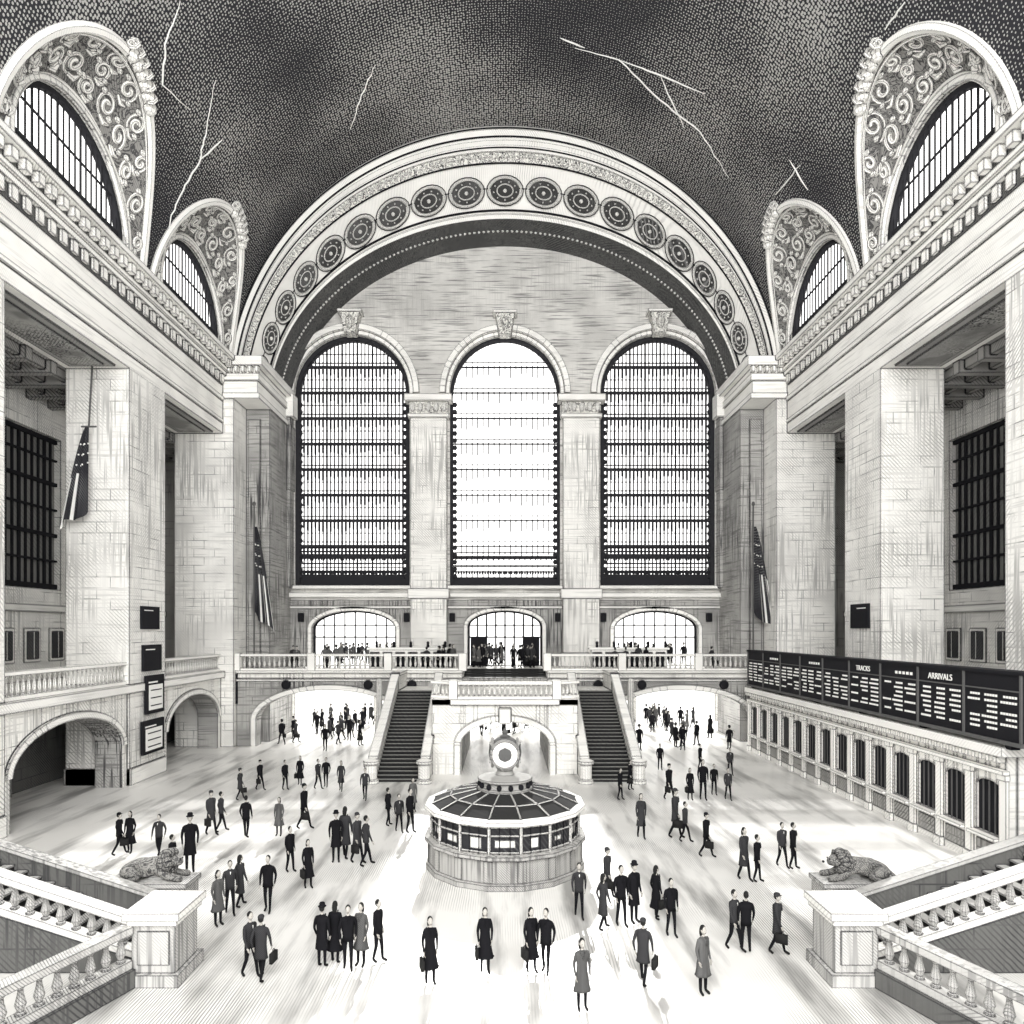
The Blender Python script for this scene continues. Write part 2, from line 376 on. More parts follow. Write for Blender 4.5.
    hh=[H(c,2.75,11,20.4,.01) for c in (8,20.5,27.0,33.6,40.3,47.0)]
    arch_panel(mb,lambda u,v,d,sg=sg:(sg*(DW+d),u,v),-6,YB,0,22.8,hh,0,.6,0)
    for a in (36,38.2,40.4,42.6): 
        mb.box(*sorted((sg*(DW-.08),sg*DW)),a-.7,a+.7,6.6,8.6,1); mb.box(*sorted((sg*(DW-.12),sg*DW)),a-.5,a+.5,6.8,8.4,3); mb.box(*sorted((sg*(DW-.16),sg*DW)),a-.05,a+.05,6.8,8.4,1)
    mb.box(*sorted((sg*(DW-.25),sg*DW)),-6,YB,9.6,10.0,1)
    mb.box(*sorted((sg*24,sg*DW)),56,YB,0,22.8,2)
    mb.box(*sorted((sg*25.5,sg*25.7)),-6,YB,0,MZ-.4,6)
    mb.box(*sorted((sg*24,sg*(DW+.6))),-6,YB,22.8,23.2,4)
    y=0
    while y<56: mb.box(*sorted((sg*24,sg*DW)),y,y+.5,22.1,22.8,4); y+=1.9
    for x in (24.3,25.6,26.9): mb.box(*sorted((sg*x,sg*(x+.35))),-6,YB,22.3,22.8,4)
    mb.obj('wall_'+side,[STONE,TRIM,SHADEW,DGLASS,COFF,STONED,DKST])
    mb=MB()
    for c in bays:
        h=H(c,4.35,28.9,29.6,4.2)
        win_grid(mb,mps,h,.55,20,[(30.0,.2),(31.7,.07)],.06,0,dep=.07,heavy=1.8)
        arch_ring(mb,mps,h,.26,.4,.75,0,inset=.26)
    mb.obj('window_lunettes_'+side,[IRON])
    mb=MB(); mpd=lambda u,v,d,sg=sg:(sg*(DW+d),u,v)
    for h in hh:
        mb.mbox(mpd,h['c']-h['hw'],h['c']+h['hw'],11,20.4,.42,.5,0)
        win_grid(mb,mpd,h,.3,10,[(11.2,.3),(12.8,.12),(14.4,.22),(16,.12),(17.6,.22),(19.1,.12),(20.3,.3)],.11,1)
    mb.obj('window_aisle_'+side,[STEPL,DARK])
    mb=MB()
    for a,b in openings:
        balustrade(mb,(sg*(W+.35),a,MZ),(sg*(W+.35),b,MZ),1.25,.34,0)
    mb.obj('mezzanine_balustrade',[TRIMF])
    mb=MB()
    if sg<0:
        for a,b in openings:
            c=(a+b)/2
            mb.box(-25.4,-25.2,c-2,c+2,0,3.6,1)
            for k in range(9): mb.box(-25.15,-25.05,c-2+k*.5-.05,c-2+k*.5+.05,0,3.6,0)
            for z in (.2,1.8,3.5): mb.box(-25.15,-25.0,c-2,c+2,z,z+.12,0)
        mb.obj('iron_gate',[STEPL,DARK])
# ---------------------------------------------------------------- back wall
mpb=lambda u,v,d:(u,YB+d,v)
wins=[H(-12.75,4.8,12.2,28.2,4.9),H(0,4.6,12.2,28.2,4.8),H(12.75,4.8,12.2,28.2,4.9)]
doors=[H(-12.6,3.5,MZ,8.6,1.5),H(0,3.1,MZ,8.8,1.3),H(12.6,3.5,MZ,8.6,1.5)]
mb=MB()
arch_panel(mb,mpb,-22,22,11.0,48,wins,0,1.2,4,mr_=0)
arch_panel(mb,mpb,-22,22,MZ-.4,11.0,doors,0,1.2,5)
for h in wins:
    arch_ring(mb,mpb,h,.35,-.25,0,1,legs=False); arch_ring(mb,mpb,H(h['c'],h['hw']+.35,12.2,28.2,h['r']+.35),.5,-.5,0,1,legs=False)
    kz=28.2+h['r']
    mb.hexa([(h['c']-.45,YB-1,kz-.2),(h['c']+.45,YB-1,kz-.2),(h['c']+.45,YB,kz-.2),(h['c']-.45,YB,kz-.2),(h['c']-.8,YB-1,kz+1.5),(h['c']+.8,YB-1,kz+1.5),(h['c']+.8,YB,kz+1.5),(h['c']-.8,YB,kz+1.5)],2)
    mb.box(h['c']-1,h['c']+1,YB-1.1,YB,kz+1.5,kz+1.75,1)
    mb.ell((h['c'],YB-1.05,kz+.7),.35,.3,.55,8,6,2)
for x in (-6.3,6.3):
    mb.box(x-1.5,x+1.5,YB-.7,YB,MZ,26.0,0)
    mb.box(x-1.7,x+1.7,YB-.9,YB,26.0,26.3,1); mb.box(x-1.6,x+1.6,YB-.8,YB,26.3,27.3,2); mb.box(x-1.95,x+1.95,YB-1.15,YB,27.3,27.85,1)
    for k in range(5): mb.ell((x-1.3+k*.65,YB-.95,26.8),.22,.2,.4,8,5,1)
    mb.box(x-1.7,x+1.7,YB-.9,YB,11.1,11.9,1); mb.box(x-1.7,x+1.7,YB-.9,YB,MZ,6.6,1)
for sg in (-1,1):
    mb.box(*sorted((sg*17.62,sg*17.95)),YB-.9,YB,12,27.8,5)
    mb.box(*sorted((sg*17.3,sg*18)),YB-1.1,YB,26,27.85,1)
mb.box(-18,18,YB-.35,YB,11.2,11.6,1); mb.box(-18,18,YB-.5,YB,11.9,12.2,1)
mb.box(-18,18,YB-.15,YB,10.3,10.5,1)
for h in doors:
    arch_ring(mb,mpb,h,.35,-.15,0,1,legs=True)
    for s in (-1,1):
        mb.box(h['c']+s*4.4-.22,h['c']+s*4.4+.22,YB-.25,YB,9.2,9.9,3)
mb.obj('wall_back',[STONE,TRIM,FRET,DARK,PLAST,STONED])
for i,h in enumerate(wins):
    mb=MB(); bands=[]
    v=13.4; k=0
    while v<32.6:
        if i!=1: bands+=[(v,.24),(v+.36,.07),(v+1.1,.04)]
        else: bands+=[(v,.1),(v+.4,.04)]
        v+=2.15; k+=1
    if i!=1: bands+=[(12.7,.95),(14.1,.12),(14.7,.4),(15.1,.14),(15.4,.1)]
    else: bands+=[(12.6,.7),(13.9,.12),(14.6,.28),(15.0,.1)]
    win_grid(mb,mpb,h,.5,30 if i!=1 else 20,bands,.10 if i!=1 else .04,0,dep=.1,heavy=1.5)
    arch_ring(mb,mpb,h,.36 if i!=1 else .24,.2,.8,0,inset=.36 if i!=1 else .24)
    for s in (-1,1):
        v=13
        while v<28: mb.ell((h['c']+s*(h['hw']-.38),YB+.35,v),.22,.15,.22,6,4,0); v+=.6
    for q in range(40):
        u=h['c']-h['hw']+.25+(2*h['hw']-.5)*q/39
        mb.ell((u,YB+.42,13.32),.1,.08,.17,5,4,0); 
        if i!=1 or q%2: mb.ell((u,YB+.42,14.45),.07,.06,.14,5,4,0)
    nv=30 if i!=1 else 20; v=13.4
    while v<32:
        for q in range(1,nv):
            u=h['c']-h['hw']+2*h['hw']*(q+.0)/nv
            if abs(u-h['c'])<h['hw']*.9 and v+.9<arc_v(h,u):
                mb.mbox(mpb,u-.09 if i!=1 else u-.045,u+.09 if i!=1 else u+.045,v-random.uniform(.55,.95),v+.1,.44,.5,0)
        v+=2.15
    mb.obj('window_%d'%(i+1),[IRON])
for i,h in enumerate(doors):
    mb=MB()
    win_grid(mb,mpb,h,.5,8,[(7.9,.12),(8.9,.1)],.09 if i!=1 else .14,0)
    arch_ring(mb,mpb,h,.15,.4,.6,0,inset=.15)
    if i==1:
        mb.mbox(mpb,-2.9,-1.6,MZ,7.9,.45,.55,0); mb.mbox(mpb,1.6,2.9,MZ,7.9,.45,.55,0)
    mb.obj('door_%d'%(i+1),[DARK])
# ---------------------------------------------------------------- the great splayed arch
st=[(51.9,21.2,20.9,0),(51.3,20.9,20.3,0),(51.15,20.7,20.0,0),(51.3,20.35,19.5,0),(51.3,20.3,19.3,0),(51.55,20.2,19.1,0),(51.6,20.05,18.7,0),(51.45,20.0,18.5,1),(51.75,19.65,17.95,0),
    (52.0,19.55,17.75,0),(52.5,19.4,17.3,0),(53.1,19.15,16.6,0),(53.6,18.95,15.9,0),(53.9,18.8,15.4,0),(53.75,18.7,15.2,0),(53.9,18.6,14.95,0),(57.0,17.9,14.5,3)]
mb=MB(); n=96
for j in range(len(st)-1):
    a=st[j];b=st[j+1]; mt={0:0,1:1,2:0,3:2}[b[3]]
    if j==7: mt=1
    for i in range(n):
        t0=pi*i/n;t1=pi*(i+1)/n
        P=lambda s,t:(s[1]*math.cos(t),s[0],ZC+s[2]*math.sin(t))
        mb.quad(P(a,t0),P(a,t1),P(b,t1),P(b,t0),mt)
for aa,zz,yy,rr in ((20.35,19.55,51.25,.06),(20.1,18.9,51.5,.05),(19.6,17.85,51.7,.06),(18.85,15.5,53.7,.08),(20.75,20.1,51.12,.05),(19.2,16.75,52.95,.03)):
    mb.tube([(aa*math.cos(pi*i/n),yy,ZC+zz*math.sin(pi*i/n)) for i in range(n+1)],rr,4,3)
for i in range(150):
    t=pi*(i+.5)/150; mb.ell((19.85*math.cos(t),51.5,ZC+18.25*math.sin(t)),.12,.12,.12,5,4,0)
    mb.ell((18.3*math.cos(t),55.2,ZC+14.75*math.sin(t)),.12,.12,.12,5,4,0)
nr=19
for i in range(nr):
    t=pi*(.05+.9*i/(nr-1)); a=st[9]; b=st[13]
    A=Vector((a[1]*math.cos(t),a[0],ZC+a[2]*math.sin(t)));Bv=Vector((b[1]*math.cos(t),b[0],ZC+b[2]*math.sin(t)))
    e1=(Bv-A).normalized(); L_=(Bv-A).length; e2=Vector((-math.sin(t)*19,0,17*math.cos(t))).normalized(); nn=e1.cross(e2).normalized()
    if nn.y>0: nn=-nn
    c=(A+Bv)/2+nn*.14
    R1=min(.78,L_*.3); S=1.45
    vs=[c-nn*.03+e1*R1*math.cos(k*pi/10)+e2*R1*math.sin(k*pi/10)*S for k in range(20)]
    mb.add(vs,[tuple(range(20))],4)
    mb.tube([c+e1*R1*1.12*math.cos(k*pi/10)+e2*R1*1.12*S*math.sin(k*pi/10) for k in range(21)],.07,5,0)
    mb.tube([c+e1*R1*1.3*math.cos(k*pi/10)+e2*R1*1.26*S*math.sin(k*pi/10) for k in range(21)],.035,4,3)
    mb.tube([c+e1*R1*.55*math.cos(k*pi/10)+e2*R1*.55*S*math.sin(k*pi/10) for k in range(21)],.05,4,0)
    for k in range(9):
        p=c+e1*R1*.78*math.cos(k*2*pi/9)+e2*R1*S*.78*math.sin(k*2*pi/9); mb.ell(p,.08,.06,.08,5,4,0)
    mb.ell(c+nn*.05,.15,.12,.15,8,5,0)
mb.obj('trim_great_arch',[TRIMF,FRET,SOFF,DARK,ROSE],recalc=False)
# ---------------------------------------------------------------- terrace at the far end
YT=50.0
mpt=lambda u,v,d:(u,YT+d,v)
mb=MB()
holes=[H(-12.9,5.3,0,1.9,2.2),H(12.9,5.3,0,1.9,2.2),H(0,2.6,0,1.9,1.3)]
arch_panel(mb,mpt,-19.65,19.65,0,MZ-.5,holes,0,1.0,2)
for h in holes[:2]: arch_ring(mb,mpt,h,.4,-.12,0,1,legs=True)
mb.box(-19.65,-3.1,YT,YB+1.2,MZ-.5,MZ,0); mb.box(3.1,19.65,YT,YB+1.2,MZ-.5,MZ,0); mb.box(-3.1,3.1,YT+3.2,YB+1.2,MZ-.5,MZ,0)
for a,b in ((-19.65,-3.1),(3.1,19.65)):
    mb.box(a,b,YT-.3,YT,MZ-.15,MZ+.05,1); mb.box(a,b,YT-.15,YT,MZ-.75,MZ-.6,1)
for x in (-16,-10,10,16,-6.8,6.8): mb.ell((x,YT-.12,4.5),.35,.15,.35,10,6,3)
mb.box(-30,30,YB+1.2,YB+9,MZ-.3,MZ,0)
for x in (-20,-12,-4,4,12,20):
    mb.box(x-.3,x+.3,64,64.6,0,MZ-.3,0)
mb.obj('terrace',[STONE,TRIM,STONED,DARK])
mb=MB()
for a,b in ((-19.65,-3.1),(3.1,19.65)):
    pts=[a,(a+b)/2-2.8,(a+b)/2+2.8,b]
    for p,q in zip(pts[:-1],pts[1:]): balustrade(mb,(p,YT+.1,MZ),(q,YT+.1,MZ),1.25,.36,0)
    for p in pts: mb.box(p-.28,p+.28,YT-.12,YT+.35,MZ,MZ+1.3,0)
mb.obj('terrace_balustrade',[TRIMF])
mb=MB()
LZ=4.4
mpl=lambda u,v,d:(u,40.2+d,v)
ah=H(0,2.6,0,1.75,1.35)
arch_panel(mb,mpl,-4.3,4.3,0,LZ,[ah],0,.9,0)
arch_ring(mb,mpl,ah,.4,-.15,0,1,legs=True)
mb.box(-.35,.35,39.9,40.3,3.0,3.9,1)
mb.box(-4.3,4.3,40.2,YT,LZ-.3,LZ-.01,0)
mb.box(-3.2,3.2,39.9,40.5,LZ-.3,LZ+.05,1)
for s in (-1,1):
    mb.box(*sorted((s*2.6,s*4.3)),41.1,YT,0,LZ-.3,4)
    mb.box(*sorted((s*4.3,s*7.6)),46.4,YT,LZ-.3,LZ-.01,0)
    mb.box(*sorted((s*7.2,s*7.7)),46.2,YT,0,LZ+1.0,0); mb.box(*sorted((s*7.1,s*7.8)),46.2,YT,LZ+1.0,LZ+1.2,1)
    ns=26
    for k in range(ns):
        y0=38.2+k*(8.2/ns); z=(k+1)*LZ/ns
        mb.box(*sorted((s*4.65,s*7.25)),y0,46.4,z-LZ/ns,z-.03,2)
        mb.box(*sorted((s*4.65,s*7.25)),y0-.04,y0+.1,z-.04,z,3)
    for x,w in ((4.48,.36),(7.42,.36)):
        P=[(37.9,0),(37.9,1.0),(38.6,1.25),(46.4,LZ+1.05),(46.4,0)]
        x0,x1=x*s-w/2,x*s+w/2
        vs=[(x0,y,z) for y,z in P]+[(x1,y,z) for y,z in P]
        mb.add(vs,[(0,1,2,3,4),(9,8,7,6,5)]+[(i,(i+1)%5,(i+1)%5+5,i+5) for i in range(5)],0)
        mb.bar((x*s,38.5,1.3),(x*s,46.4,LZ+1.15),w+.22,.18,1)
        mb.lathe((x*s,37.85,0),[(.42,0),(.42,.2),(.33,.25),(.33,1.05),(.45,1.1),(.45,1.25),(.1,1.4)],14,1)
    pts=[(s*(7.75+1.0*(1-(i/16))**2),47.5-9.2*(i/16),(LZ+.6)*(1-(i/16))**1.6+.9*(i/16)) for i in range(17)]
    for p,q in zip(pts[:-1],pts[1:]):
        mb.hexa([(p[0]-.1,p[1],0),(p[0]+.1,p[1],0),(q[0]+.1,q[1],0),(q[0]-.1,q[1],0),(p[0]-.1,p[1],p[2]),(p[0]+.1,p[1],p[2]),(q[0]+.1,q[1],q[2]),(q[0]-.1,q[1],q[2])],0)
    mb.tube(pts,.2,8,1)
for k in range(7):
    mb.box(-3.1,3.1,YT+.1+k*.44,YT+3.3,LZ+k*.157,LZ+(k+1)*.157,2)
mb.obj('grand_staircase',[STONE,TRIM,STEP,STEPL,STONED])
mb=MB(); balustrade(mb,(-2.9,40.35,LZ),(2.9,40.35,LZ),1.05,.3,0)
for x in (-3.05,3.05): mb.box(x-.25,x+.25,40.1,40.6,LZ,LZ+1.15,0)
for s in (-1,1): balustrade(mb,(s*3.1,40.6,LZ),(s*4.4,41.4,LZ),1.05,.3,0); 
mb.obj('landing_balustrade',[TRIMF])
for c in (-7.5,9.5):
    mb=MB(); w=2.9
    mb.box(c-w,c+w,52.2,53.2,MZ,MZ+1.5,0); mb.box(c-w-.15,c+w+.15,52.1,53.3,MZ+1.5,MZ+1.65,1)
    for k in range(6): mb.box(c-w+.1+k*w/3,c-w+.8+k*w/3,52.14,52.2,MZ+.2,MZ+1.3,2)
    for k in range(5): mb.lathe((c-w+.5+k*w/2.2,52.7,MZ+1.65),[(.08,0),(.12,.1),(.09,.3),(.14,.35),(.02,.5)],8,2)
    mb.obj('terrace_bar_counter',[TRIM,WHITE,DARK])
# ---------------------------------------------------------------- information booth with clock
root=empty('information_booth',(0,25.0,0))
mb=MB(); R=2.8; NS=16
def ngon(mb,prof,n,m,rot=pi/16):
    vs=[];fs=[]
    for r,z in prof:
        for k in range(n): t=2*pi*k/n+rot; vs.append((r*math.cos(t),r*math.sin(t),z))
    for j in range(len(prof)-1):
        for k in range(n): k2=(k+1)%n; fs.append((j*n+k,j*n+k2,(j+1)*n+k2,(j+1)*n+k))
    fs.append(tuple(range(n))[::-1]); fs.append(tuple((len(prof)-1)*n+k for k in range(n)))
    mb.add(vs,fs,m)
ngon(mb,[(R+.1,0),(R+.1,.18),(R,.22),(R,.95),(R+.14,1.0),(R+.14,1.12),(R-.05,1.14)],NS,0)
for k in range(NS):
    t=2*pi*k/NS+pi/16; mb.bar((R*math.cos(t),R*math.sin(t),.6),(R*math.cos(t)*1.005,R*math.sin(t)*1.005,.6),.3,.7,0)
mb.obj('counter_base',[BOOTH],root)
mb=MB(); ngon(mb,[(R-.22,1.1),(R-.22,2.08)],NS,0); mb.obj('window_panes',[DGLASS],root)
mb=MB()
for k in range(NS):
    t=2*pi*k/NS+pi/16; t2=t+2*pi/NS; r=R-.1; p=Vector((r*math.cos(t),r*math.sin(t),0)); q=Vector((r*math.cos(t2),r*math.sin(t2),0))
    mb.tube([p+Vector((0,0,1.12)),p+Vector((0,0,2.1))],.05,6,0)
    for z in (1.2,1.75,2.03): mb.tube([p+Vector((0,0,z)),q+Vector((0,0,z))],.03,5,0)
    for f in (.33,.66): c=p.lerp(q,f); mb.tube([c+Vector((0,0,1.12)),c+Vector((0,0,2.07))],.02,5,1)
    c=p.lerp(q,.5)*.955; ww=random.uniform(.1,.32); mb.bar((c.x-(q-p).x*ww,c.y-(q-p).y*ww,1.45),(c.x+(q-p).x*ww,c.y+(q-p).y*ww,1.45),.03,random.uniform(.15,.4),0)
mb.obj('window_mullions',[TRIMF,DARK],root)
mb=MB()
ngon(mb,[(R-.05,2.05),(R+.12,2.1),(R+.12,2.24),(R-.1,2.28)],NS,0)
ngon(mb,[(R-.12,2.27),(2.0,2.53),(1.1,2.7),(1.0,2.72)],NS,1)
for k in range(NS):
    t=2*pi*k/NS+pi/16; c,s_=math.cos(t),math.sin(t); mb.tube([((R-.12)*c,(R-.12)*s_,2.29),(2*c,2*s_,2.55),(1.05*c,1.05*s_,2.73)],.03,5,0)
mb.tube([(2*math.cos(2*pi*k/NS+pi/16),2*math.sin(2*pi*k/NS+pi/16),2.55) for k in range(NS+1)],.03,5,0)
mb.obj('roof',[TRIMF,STEP,BOOTH],root)
mb=MB()
mb.lathe((0,0,.08),[(1.0,2.58),(1.0,2.68),(.88,2.72),(.88,2.92),(1.0,2.97),(1.0,3.05),(.6,3.1),(.35,3.15),(.28,3.3),(.35,3.42)],20,0)
for k in range(14): t=2*pi*k/14; mb.ell((.93*math.cos(t),.93*math.sin(t),2.9),.09,.09,.11,6,5,1)
mb.obj('clock_pedestal',[BOOTH,DARK],root)
mb=MB(); cz=4.02
mb.ell((0,0,cz),.6,.6,.6,20,14,1)
for a in range(4):
    d=Vector((math.cos(a*pi/2+pi/2),math.sin(a*pi/2+pi/2),0)); e=Vector((-d.y,d.x,0)); c=Vector((0,0,cz))+d*.46
    mb.tube([c+e*.5*math.cos(k*pi/12)+Vector((0,0,.5*math.sin(k*pi/12))) for k in range(25)],.055,6,0)
    mb.add([c+d*.08+e*.45*math.cos(k*pi/12)+Vector((0,0,.45*math.sin(k*pi/12))) for k in range(24)],[tuple(range(24))],2)
    for k in range(12): p=c+d*.09+e*.37*math.cos(k*pi/6)+Vector((0,0,.37*math.sin(k*pi/6))); mb.ell(p,.02,.02,.02,5,4,1)
    mb.tube([c+d*.11,c+d*.11+Vector((0,0,.32))],.012,4,1); mb.tube([c+d*.11,c+d*.11+e*.22-Vector((0,0,.05))],.014,4,1)
mb.lathe((0,0,cz+.55),[(.16,0),(.2,.05),(.08,.12),(.12,.2),(.02,.34)],10,1)
mb.obj('four_faced_clock',[BOOTH,GRAYM,GLASSP],root,recalc=False)
# ---------------------------------------------------------------- ticket office and departures board (right)
root=empty('ticket_office',(0,0,0))
mb=MB(); TX=17.3; Y0,Y1=23.6,48.2
mpo=lambda u,v,d:(TX+d,u,v)
nb=14; cw=(Y1-Y0)/nb
holes=[H(Y0+cw*(i+.5),.6,1.25,2.95,.2) for i in range(nb)]
arch_panel(mb,mpo,Y0,Y1,0,4.2,holes,0,.4,0)
mb.box(TX+.4,20.45,Y0,Y0+.3,0,4.2,0); mb.box(TX,20.45,Y0,Y1,4.2,4.35,0)
for h in holes:
    mb.box(TX-.3,TX+.05,h['c']-.7,h['c']+.7,1.1,1.22,1); mb.box(TX-.03,TX,h['c']-.55,h['c']+.55,.3,.95,3)
for i in range(nb+1):
    u=Y0+cw*i; mb.box(TX-.12,TX,u-.17,u+.17,0,3.5,1); mb.box(TX-.18,TX,u-.22,u+.22,0,.35,1); mb.box(TX-.18,TX,u-.22,u+.22,3.3,3.5,1)
mb.box(TX-.25,TX,Y0-.2,Y1,3.5,3.65,1); mb.box(TX-.4,20.45,Y0-.35,Y1,4.15,4.5,1)
y=Y0
while y<Y1: mb.box(TX-.33,TX,y,y+.16,3.9,4.12,1); y+=.36
mb.box(18.0,19.3,Y0-.1,Y0,0,3.1,1); mb.box(18.15,19.15,Y0-.14,Y0-.1,0,2.9,3); mb.box(18.3,19.0,Y0-.17,Y0-.13,1.3,2.6,2)
mb.obj('office_front',[TRIM,TRIMF,DGLASS,SHADEW],root)
mb=MB(); mb.box(TX+.1,TX+.16,Y0+.3,Y1,.9,3.3,0)
for h in holes:
    for f in (-.3,0,.3): mb.box(TX+.04,TX+.08,h['c']+f-.02,h['c']+f+.02,1.25,3.1,1)
mb.obj('window_grilles',[DARK,GRAYM],root)
root=empty('departures_board',(0,0,0))
mb=MB(); BX=16.95
mb.box(BX,BX+.55,22.4,47.6,4.75,7.0,0); mb.box(BX-.08,BX+.63,22.3,47.7,7.0,7.12,0); mb.box(BX-.08,BX+.63,22.3,47.7,4.62,4.75,1)
npn=9; pw=25.2/npn
for i in range(npn+1):
    u=22.4+pw*i; mb.box(BX-.06,BX,u-.04,u+.04,4.75,7.0,1)
mb.box(BX-.04,BX,22.4,47.6,6.42,6.47,1)
for i in range(6): mb.box(BX+.1,BX+.4,23+i*4.8,23.3+i*4.8,4.45,4.75,0)
mb.obj('board_case',[DARK,GRAYM],root)
mb=MB()
for i in range(npn):
    u0=22.4+pw*i+.2; u1=u0+pw-.4
    for r in range(7):
        z=5.05+r*.19
        for a,b in ((0,.3),(.38,.66),(.74,1)):
            if random.random()<.85:
                ua=u0+(u1-u0)*a; ub=ua+(u1-u0)*(b-a)*random.uniform(.6,1)
                x=ua
                while x<ub: mb.box(BX-.025,BX-.005,x,x+.09,z,z+.08,0); x+=.13
    if i in (2,5,7):
        for k in range(5): 
            x=u0+.2+k*.27; mb.box(BX-.025,BX-.005,x,x+.16,6.62,6.74,0)
mb.obj('board_lettering',[WHITE],root)
for yy,tx in ((24.9,'ARRIVALS'),(30.5,'TRACKS')):
    cu=bpy.data.curves.new('board_heading','FONT'); cu.body=tx; cu.size=.34; cu.extrude=.01; cu.materials.append(WHITE)
    o=bpy.data.objects.new('board_heading',cu); o.rotation_euler=(pi/2,0,-pi/2); o.location=(BX-.04,yy+2.4,6.58); scene.collection.objects.link(o); o.parent=root
# ---------------------------------------------------------------- foreground stairs
for sg in (-1,1):
    mb=MB(); S=lambda a,b:sorted((sg*a,sg*b))
    x=10.2; z=0
    while x<16.3:
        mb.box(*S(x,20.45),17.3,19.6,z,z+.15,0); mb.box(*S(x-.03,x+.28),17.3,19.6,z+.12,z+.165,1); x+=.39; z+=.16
    mb.box(*S(16.3,20.45),15.0,20.8,0,z,0)
    P=[(9.0,0.01),(9.0,.3),(16.3,z+.05),(20.45,z+.05),(20.45,0.01)]
    for y0,y1,dz in ((16.9,17.3,0),(19.6,19.9,.2)):
        vs=[(sg*a,y0,b+(dz if b>.1 else 0)) for a,b in P]+[(sg*a,y1,b+(dz if b>.1 else 0)) for a,b in P]
        mb.add(vs,[(0,1,2,3,4),(9,8,7,6,5)]+[(i,(i+1)%5,(i+1)%5+5,i+5) for i in range(5)],2)
        if dz: mb.bar((sg*9.2,19.75,.36+dz),(sg*16.3,19.75,z+.1+dz),.4,.12,1)
    mb.obj('foreground_staircase',[STEP,FGST,DKST])
    mb=MB()
    balustrade(mb,(sg*9.0,17.1,.25),(sg*16.3,17.1,z+.1),1.0,.4,1,10,.34,fat=1.2,mrail=0)
    mb.bar((sg*16.3,17.1,z+.6),(sg*20,17.1,z+.6),.4,1.0,1)
    balustrade(mb,(sg*9.0,16.3,.45),(sg*11.2,10.5,.45),1.0,.38,1,10,.32,fat=1.15,mrail=1)
    mb.bar((sg*9.0,16.3,.23),(sg*11.2,10.5,.23),.5,.44,2)
    mb.obj('stair_balustrade',[TRIMF,FGST,DKST])
    mb=MB(); px,py=8.4,16.9
    mb.box(*S(px-.64,px+.64),py-.7,py+.7,0,.3,1); mb.box(*S(px-.52,px+.52),py-.58,py+.58,.3,1.45,1)
    mb.box(*S(px-.6,px+.6),py-.66,py+.66,1.45,1.6,0); mb.box(*S(px-.68,px+.68),py-.74,py+.74,1.6,1.78,0)
    mb.box(*S(px-.38,px+.38),py-.61,py-.58,.5,1.3,1)
    mb.obj('stone_pedestal',[TRIMF,FGST])
# ---------------------------------------------------------------- skin helper
def skin_mesh(J,E,sub=1):
    names=list(J); me=bpy.data.meshes.new('tmp'); me.from_pydata([J[n][0] for n in names],[(names.index(a),names.index(b)) for a,b in E],[])
    o=bpy.data.objects.new('tmp',me); scene.collection.objects.link(o)
    o.modifiers.new('s','SKIN'); 
    if sub: s=o.modifiers.new('u','SUBSURF'); s.levels=sub; s.render_levels=sub
    sv=me.skin_vertices[0].data
    for i,n in enumerate(names):
        r=J[n][1]; sv[i].radius=(r,r) if not isinstance(r,tuple) else r
        sv[i].use_root=(i==0)
    dg=bpy.context.evaluated_depsgraph_get(); ev=o.evaluated_get(dg); m=bpy.data.meshes.new_from_object(ev)
    vs=[tuple(v.co) for v in m.vertices]; fs=[tuple(p.vertices) for p in m.polygons]
    bpy.data.objects.remove(o); bpy.data.meshes.remove(me); bpy.data.meshes.remove(m)
    return vs,fs
def lion(sg):
    J={'p':((0,0,.34),.3),'b':((0,-.45,.38),.27),'c':((0,-.85,.42),.3),'n':((0,-1.08,.52),.22),'h':((0,-1.28,.58),.19),'mz':((0,-1.5,.48),.11),
       'sl':((.22,-.85,.35),.15),'fl':((.26,-1.2,.12),.1),'pl':((.26,-1.6,.08),.09),'sr':((-.22,-.85,.35),.15),'fr':((-.26,-1.2,.12),.1),'pr':((-.26,-1.6,.08),.09),
       'tl':((.3,.05,.3),.22),'kl':((.42,-.4,.2),.12),'hl':((.42,.0,.08),.08),'ql':((.44,-.3,.06),.08),
       'tr':((-.3,.05,.3),.22),'kr':((-.42,-.4,.2),.12),'hr':((-.42,.0,.08),.08),'qr':((-.44,-.3,.06),.08),
       't1':((0,.35,.25),.06),'t2':((.3,.5,.08),.05),'t3':((.6,.3,.06),.05)}
    E=[('p','b'),('b','c'),('c','n'),('n','h'),('h','mz'),('c','sl'),('sl','fl'),('fl','pl'),('c','sr'),('sr','fr'),('fr','pr'),('p','tl'),('tl','kl'),('kl','hl'),('hl','ql'),('p','tr'),('tr','kr'),('kr','hr'),('hr','qr'),('p','t1'),('t1','t2'),('t2','t3')]
    vs,fs=skin_mesh(J,E,2); mb=MB(); mb.add(vs,fs,0)
    for k in range(16):
        a=2*pi*k/16
        mb.ell((.27*math.cos(a),-1.1+.05*math.cos(3*a),.54+.27*math.sin(a)),.12,.14,.12,8,6,1)
        mb.ell((.24*math.cos(a),-.95,.5+.26*math.sin(a)),.13,.14,.13,8,6,1)
    for s in (-1,1): mb.ell((s*.14,-1.24,.78),.05,.04,.07,6,5,0); mb.ell((s*.07,-1.45,.62),.025,.02,.025,6,5,2)
    mb.ell((0,-1.6,.52),.05,.04,.035,6,5,2)
    mb.box(-.45,.45,-1.75,.6,-1.0,-.06,3)
    mb.box(-.5,.5,-1.82,.67,-.12,.01,3)
    return mb.obj('reclining_lion_statue',[MANE,MANE,DARK,FGST])
